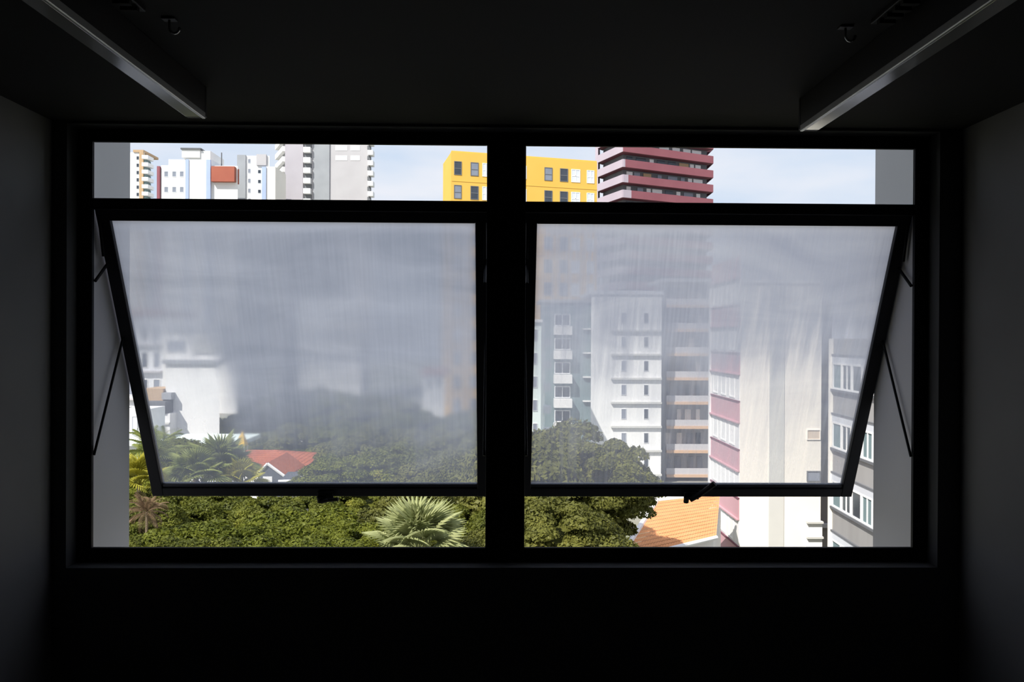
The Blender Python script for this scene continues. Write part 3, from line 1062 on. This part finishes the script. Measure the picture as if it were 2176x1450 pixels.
# white gable wing towards the viewer
ga, gl_, gr_ = hp(569, 986, 49.5), hp(548, 1014, 49.5), hp(603, 1012, 49.5)
gl_.z = gr_.z = (gl_.z + gr_.z) / 2
gm = MB().poly([(gl_.x, gl_.y, 0), (gr_.x, gr_.y, 0), gr_, ga, gl_])
gm.build('gable_wall', M['slate'], hr)
for e_, s_ in ((gl_, -1), (gr_, 1)):
    dv = Vector((0, -0.06, 0.02))
    MB().tube([ga + dv, e_ + dv + Vector((s_ * 0.25, 0, -0.12))], 0.10, 6).build('bargeboard', M['white'], hr)
    q = [ga, e_ + Vector((s_ * .2, 0, -.1)), e_ + Vector((s_ * .2, 4.5, -.1)), ga + Vector((0, 4.5, 0))]
    MB().poly([v + Vector((0, 0, 0.08)) for v in q]).build('wing_roof', M['redtile'], hr)
MB().box((gl_.x + gr_.x) / 2 - .5, (gl_.x + gr_.x) / 2 + .1, gl_.y - .05, gl_.y + .02, gl_.z - .9, gl_.z + .0).build('window', M['white'], hr)
# dark lean-to roof at the right
d0, d1, d2, d3 = hp(592, 1024, 47), hp(648, 1022, 47), hp(636, 1003, 50), hp(612, 1003, 50)
MB().poly([d0, d1, d2, d3]).poly([d + Vector((0, 0, -0.15)) for d in (d3, d2, d1, d0)]).build('lean_to_roof', M['slate'], hr)
MB().tube([d0, d1], 0.12, 6).build('gutter', M['white'], hr)
MB().tube([d1, d2], 0.10, 6).build('verge', M['white'], hr)

# ------------------------------------------------------------------ outside: trees
M['leaf_bright'] = leaf_mat('leaf_bright', (0.056, 0.074, 0.010), (0.195, 0.210, 0.026), (0.37, 0.32, 0.05), 1.1)
M['leaf_dark'] = leaf_mat('leaf_dark', (0.052, 0.058, 0.012), (0.18, 0.18, 0.040), (0.32, 0.29, 0.07), 1.1)
M['leaf_mid'] = leaf_mat('leaf_mid', (0.048, 0.062, 0.010), (0.18, 0.19, 0.030), (0.32, 0.29, 0.05), 1.1)
M['palm_pale'] = leaf_mat('palm_pale', (0.24, 0.28, 0.11), (0.42, 0.44, 0.21), None, 1.0)
M['palm_yellow'] = leaf_mat('palm_yellow', (0.26, 0.26, 0.03), (0.46, 0.42, 0.06), None, 1.0)
M['palm_brown'] = leaf_mat('palm_brown', (0.15, 0.09, 0.05), (0.27, 0.19, 0.11), None, 1.0)
M['palm_green'] = leaf_mat('palm_green', (0.13, 0.17, 0.04), (0.28, 0.31, 0.09), None, 1.0)
M['bark'] = mat('bark', (0.10, 0.075, 0.055), (0.06, 0.045, 0.035), 0.9, 3.0, 0.1, bump=0.3)
M['palmbark'] = mat('palm_bark', (0.30, 0.24, 0.16), (0.22, 0.17, 0.11), 0.9, 6.0, 0.1, bump=0.3, stretch=(1, 1, 3))


def crown_mesh(name, seed, leaf, m, nblob=44, per=800):
    """Unit crown: a dome of leaf clumps; every leaf is a folded diamond."""
    rs = np.random.RandomState(seed)
    cen = []
    for k in range(nblob):
        th = k * 2.39996 + rs.uniform(-0.25, 0.25)
        zz = 0.97 - 1.42 * (k + 0.3) / nblob
        r = math.sqrt(max(0.0, 1 - zz * zz * 0.96)) * rs.uniform(0.62, 0.92)
        cen.append((r * math.cos(th), r * math.sin(th), zz * 0.72 * rs.uniform(0.80, 1.08)))
    cen = np.array(cen)
    brad = rs.uniform(0.15, 0.34, nblob)
    n = nblob * per
    d = rs.normal(size=(n, 3))
    d /= np.linalg.norm(d, axis=1)[:, None]
    d[:, 2] = np.abs(d[:, 2]) * 0.9 + d[:, 2] * 0.1
    idx = np.repeat(np.arange(nblob), per)
    rr = brad[idx] * rs.uniform(0.75, 1.06, n)
    p = cen[idx] + d * rr[:, None] * np.array([1, 1, 0.72])
    nrm = d + rs.normal(size=(n, 3)) * 0.55
    nrm /= np.linalg.norm(nrm, axis=1)[:, None]
    a = np.cross(nrm, rs.normal(size=(n, 3)))
    a /= np.linalg.norm(a, axis=1)[:, None]
    c = np.cross(nrm, a)
    L = leaf * rs.uniform(0.7, 1.35, n)[:, None]
    V = np.stack([p - a * L, p + c * L * 0.55 - nrm * L * 0.12, p + a * L, p - c * L * 0.55 - nrm * L * 0.12], axis=1).reshape(-1, 3)
    me = bpy.data.meshes.new(name)
    me.vertices.add(len(V))
    me.vertices.foreach_set('co', V.astype(np.float32).ravel())
    me.loops.add(4 * n)
    me.loops.foreach_set('vertex_index', np.arange(4 * n, dtype=np.int32))
    me.polygons.add(n)
    me.polygons.foreach_set('loop_start', np.arange(0, 4 * n, 4, dtype=np.int32))
    me.polygons.foreach_set('loop_total', np.full(n, 4, dtype=np.int32))
    me.materials.append(m)
    me.update(calc_edges=True)
    me.validate()
    return me


CROWNS = {}
for kind in ('bright', 'mid', 'dark'):
    CROWNS[kind] = [crown_mesh('foliage', 11 * j + {'bright': 1, 'mid': 2, 'dark': 3}[kind], 0.031, M['leaf_' + kind]) for j in range(2)]


def inner_mesh(seed, m):
    bm = bmesh.new()
    bmesh.ops.create_icosphere(bm, subdivisions=3, radius=1.0)
    rs = random.Random(seed)
    for v in bm.verts:
        k = 0.56 + 0.06 * math.sin(5 * v.co.x + seed) * math.cos(6 * v.co.y) + rs.uniform(-0.05, 0.05)
        v.co = Vector((v.co.x * k, v.co.y * k, (v.co.z * 0.74 if v.co.z > 0 else v.co.z * 0.42) * k))
    me = bpy.data.meshes.new('inner_foliage')
    bm.to_mesh(me)
    bm.free()
    me.materials.append(m)
    return me


INNER = {k: inner_mesh(3, M['leaf_' + k]) for k in CROWNS}
tb = MB()
tb.tube([(0, 0, -3.0), (0.02, 0.01, -1.2), (0, 0, -0.35), (0.02, 0, -0.05)], [0.085, 0.065, 0.055, 0.02], 8)
for k in range(6):
    a = k * 1.05
    tb.tube([(0, 0, -0.60 + 0.04 * k), (0.3 * math.cos(a), 0.3 * math.sin(a), -0.34 + 0.03 * k), (0.55 * math.cos(a), 0.55 * math.sin(a), -0.16 + 0.02 * k)], [0.035, 0.022, 0.008], 6)
TRUNK = tb.mesh('trunk', M['bark'], smooth=True)


def tree(px, ptop, D, r, kind, label, group=None, squash=1.0, cat='tree', var=0):
    c = at(px, ptop, D)
    zc = c.z - r * 0.98 * squash
    t = empty('tree', (c.x, c.y, GZ), rng.uniform(0, 6.28))
    tag(t, label, cat, group)
    f = link('foliage', CROWNS[kind][var % 2], t, (0, 0, zc - GZ))
    f.scale = (r, r, r * squash)
    f['kind'] = 'stuff'
    i = link('inner_foliage', INNER[kind], f)
    tr = link('trunk', TRUNK, t, (0, 0, zc - GZ))
    k = (zc - GZ) / 3.0
    tr.scale = (r * 0.9, r * 0.9, k)
    return t


# frond meshes
def fan_mesh(name, m, n=22, spread=R(230), rb=1.0, pet=0.9):
    mb = MB()
    mb.tube([(0, 0, 0), (pet * 0.5, 0, 0.06), (pet, 0, 0.05)], [0.02, 0.014, 0.010], 5)
    for k in range(n):
        a = -spread / 2 + spread * (k + 0.5) / n
        da = spread / n * 0.5
        ln = rb * (0.80 + 0.20 * math.cos(a * 0.7))
        rm = ln * 0.55

        def P(ang, r_, z):
            return (pet + r_ * math.cos(ang), r_ * math.sin(ang), 0.05 + z)
        b0 = len(mb.v)
        mb.v += [P(a, 0.02, 0), P(a - da, rm, -0.03), P(a, rm, 0.05), P(a + da, rm, -0.03), P(a, ln, -0.10 - 0.1 * ln)]
        mb.f += [[b0, b0 + 1, b0 + 2], [b0, b0 + 2, b0 + 3], [b0 + 1, b0 + 4, b0 + 2], [b0 + 2, b0 + 4, b0 + 3]]
        mb.m += [0] * 4
    return mb.mesh(name, m)


def feather_mesh(name, m, ln=2.2, n=18):
    mb = MB()

    def C(s):
        return Vector((ln * s * (1 - 0.12 * s), 0, ln * (0.42 * s - 0.72 * s * s)))
    mb.tube([C(k / 6) for k in range(7)], [0.025 * (1 - 0.8 * k / 6) for k in range(7)], 5)
    for k in range(n):
        s = 0.12 + 0.86 * k / n
        q = C(s)
        l = ln * 0.30 * math.sin(math.pi * (0.15 + 0.8 * s)) + 0.08
        for sd in (-1, 1):
            tip = q + Vector((l * 0.55, sd * l * 0.8, -l * 0.35))
            mid = q + Vector((l * 0.30, sd * l * 0.45, -l * 0.05))
            w = 0.035
            b0 = len(mb.v)
            mb.v += [tuple(q), tuple(mid + Vector((w, 0, 0.01))), tuple(tip), tuple(mid - Vector((w, 0, 0.01)))]
            mb.f.append([b0, b0 + 1, b0 + 2, b0 + 3])
            mb.m.append(0)
    return mb.mesh(name, m)


FROND = {('fan', k): fan_mesh('frond', M['palm_' + k]) for k in ('pale', 'yellow', 'green')}
FROND.update({('feather', k): feather_mesh('frond', M['palm_' + k]) for k in ('brown', 'green', 'yellow')})
ptk = MB()
ptk.tube([(0, 0, -1), (0.0, 0, -0.5), (0, 0, 0)], [1.1, 0.95, 0.9], 10)
PTRUNK = ptk.mesh('trunk', M['palmbark'], smooth=True)


def palm(px, py, D, s, style, col, label, n=22, up=(5, 80), group=None):
    c = at(px, py, D)
    t = empty('palm', (c.x, c.y, GZ))
    tag(t, label, 'palm', group)
    h = c.z - GZ
    tr = link('trunk', PTRUNK, t, (0, 0, h))
    tr.scale = (0.14 * s, 0.14 * s, h)
    rs = random.Random(int(px * 7 + py))
    for k in range(n):
        az = k * 2.399 + rs.uniform(-.2, .2)
        el = R(up[0] + (up[1] - up[0]) * ((k + 0.5) / n) ** 0.9)
        f = link('frond', FROND[(style, col)], t, (0, 0, h - 0.02), (rs.uniform(-.5, .5), -el, az))
        q = s * rs.uniform(0.85, 1.1)
        f.scale = (q, q, q)
    return t


GN = 'near treetops below the left window'
GM = 'trees in the middle distance behind the left pane'
GF = 'far hazy trees behind the left pane'
L_far = 'one of the far hazy trees in a row behind the left pane'
# near row under the left sash
tree(395, 1098, 23.5, 2.0, 'bright', 'yellow-green treetop near the left fin, right of the dry palm', GN, 0.8)
tree(500, 1092, 25.0, 2.3, 'bright', 'yellow-green treetop under the left sash, left of its latch', GN, 0.8, var=1)
tree(640, 1058, 27.0, 2.7, 'bright', 'broad yellow-green treetop right under the left latch', GN, 0.85)
tree(755, 1096, 25.0, 2.0, 'bright', 'yellow-green treetop just left of the pale fan palm', GN, 0.8, var=1)
tree(300, 1128, 22.0, 1.6, 'mid', 'low green treetop at the foot of the left fin', GN, 0.8)
tree(575, 1130, 21.5, 1.8, 'bright', 'lowest yellow-green treetop at the bottom of the left window', GN, 0.75)
tree(430, 1140, 21.0, 1.6, 'mid', 'low green treetop at the sill left of the lowest treetop', GN, 0.75, var=1)
tree(1000, 1052, 31.0, 2.6, 'mid', 'green treetop against the middle post, behind the fan palm', GN, 0.9)
tree(850, 1050, 36.0, 2.8, 'dark', 'dark olive treetop behind the pale fan palm', GN, 0.85, var=1)
tree(1040, 1120, 24.0, 1.5, 'dark', 'small dark treetop at the foot of the middle post', GN, 0.8)
tree(720, 1135, 22.0, 1.6, 'bright', 'small bright treetop at the sill left of the fan palm', GN, 0.75)
tree(560, 1046, 33.0, 2.2, 'mid', 'green treetop in front of the red-roofed house, cut by the sash rail', GN, 0.9, var=1)
tree(655, 1040, 34.0, 2.0, 'mid', 'green treetop hiding the dark lean-to of the red-roofed house', GN, 0.9)
# middle row behind the left pane
tree(293, 978, 47.0, 2.2, 'bright', 'yellow-green tree between the left fin and the mint roof', GM, 0.9)
tree(320, 1050, 33.0, 1.9, 'mid', 'green tree behind the dry palm', GM, 0.9, var=1)
tree(372, 1012, 37.0, 2.3, 'mid', 'bushy green tree behind the lower left sash corner', GM, 0.9)
tree(460, 1036, 36.0, 2.4, 'mid', 'green tree in front of the palms by the red roof', GM, 0.8, var=1)
tree(360, 922, 58.0, 2.9, 'mid', 'round tree in front of the blank white wall', GM, 0.8)
tree(432, 938, 57.0, 2.6, 'mid', 'second round tree in front of the blank white wall', GM, 0.8, var=1)
tree(740, 950, 45.0, 3.0, 'bright', 'light green tree right of the red-roofed house', GM, 0.85)
tree(845, 930, 47.0, 3.4, 'mid', 'green tree in the lower middle of the left pane', GM, 0.9, var=1)
tree(950, 945, 44.0, 3.2, 'dark', 'dark tree in the lower right corner of the left pane', GM, 0.9)
tree(690, 950, 64.0, 3.0, 'dark', 'dark tree close behind the red-roofed house', GM, 0.9, var=1)
tree(790, 1010, 40.0, 2.6, 'mid', 'low green tree above the left sash rail', GM, 0.8)
tree(910, 1008, 39.0, 2.6, 'dark', 'low dark tree above the left sash rail', GM, 0.8, var=1)
# far trees
for px, top, D_, r_ in ((520, 868, 92, 4.0), (585, 830, 95, 5.0), (655, 812, 92, 5.5), (735, 818, 88, 5.2), (815, 828, 84, 5.2), (885, 862, 76, 4.4), (960, 868, 80, 4.6), (1003, 862, 88, 3.6), (572, 903, 74, 3.6), (640, 890, 70, 4.2), (735, 882, 68, 4.2), (820, 892, 64, 4.0), (905, 900, 62, 4.0), (985, 905, 60, 3.8), (742, 918, 55, 2.7)):
    tree(px, top, D_, r_, 'dark' if (px // 5) % 3 else 'mid', L_far, GF, 0.95, var=px % 2)
# right window
tree(1160, 884, 33.0, 4.0, 'dark', 'large dark green tree beside the middle post in the right window', 'trees below the right window', 1.0)
tree(1268, 918, 32.0, 2.7, 'dark', 'dark green tree sloping towards the orange roof', 'trees below the right window', 1.0, var=1)
tree(1316, 958, 32.5, 1.8, 'dark', 'smaller dark tree touching the orange roof', 'trees below the right window', 1.0)
tree(1185, 1045, 25.0, 2.3, 'dark', 'olive treetop under the right sash at the middle post', 'trees below the right window', 0.9, var=1)
tree(1258, 1092, 26.0, 1.3, 'dark', 'olive treetop at the sill beside the orange roof', 'trees below the right window', 0.9)
tree(1120, 1060, 26.0, 2.2, 'mid', 'olive treetop half hidden by the middle post', 'trees below the right window', 0.9)

# palms
palm(888, 1172, 22.0, 0.88, 'fan', 'pale', 'pale green fan palm at the bottom of the left window', 30, (10, 88))
palm(470, 1000, 41.0, 1.15, 'fan', 'green', 'green fan palm left of the red-roofed house', 24, (0, 85))
palm(415, 1018, 39.0, 0.95, 'fan', 'green', 'green fan palm nearest the lower left sash corner', 22, (0, 85))
palm(510, 1030, 40.0, 0.8, 'fan', 'yellow', 'small yellow-green fan palm in front of the red-roofed house', 20, (0, 85))
palm(296, 1030, 36.0, 0.85, 'fan', 'yellow', 'yellow-green palm between the left fin and the sash', 22, (0, 85))
palm(330, 972, 50.0, 1.2, 'feather', 'green', 'feathery green palm beside the left sash stile', 20, (0, 75))
palm(312, 1088, 23.5, 0.34, 'feather', 'brown', 'dry brown palm at the lower left by the fin', 26, (-45, 80))
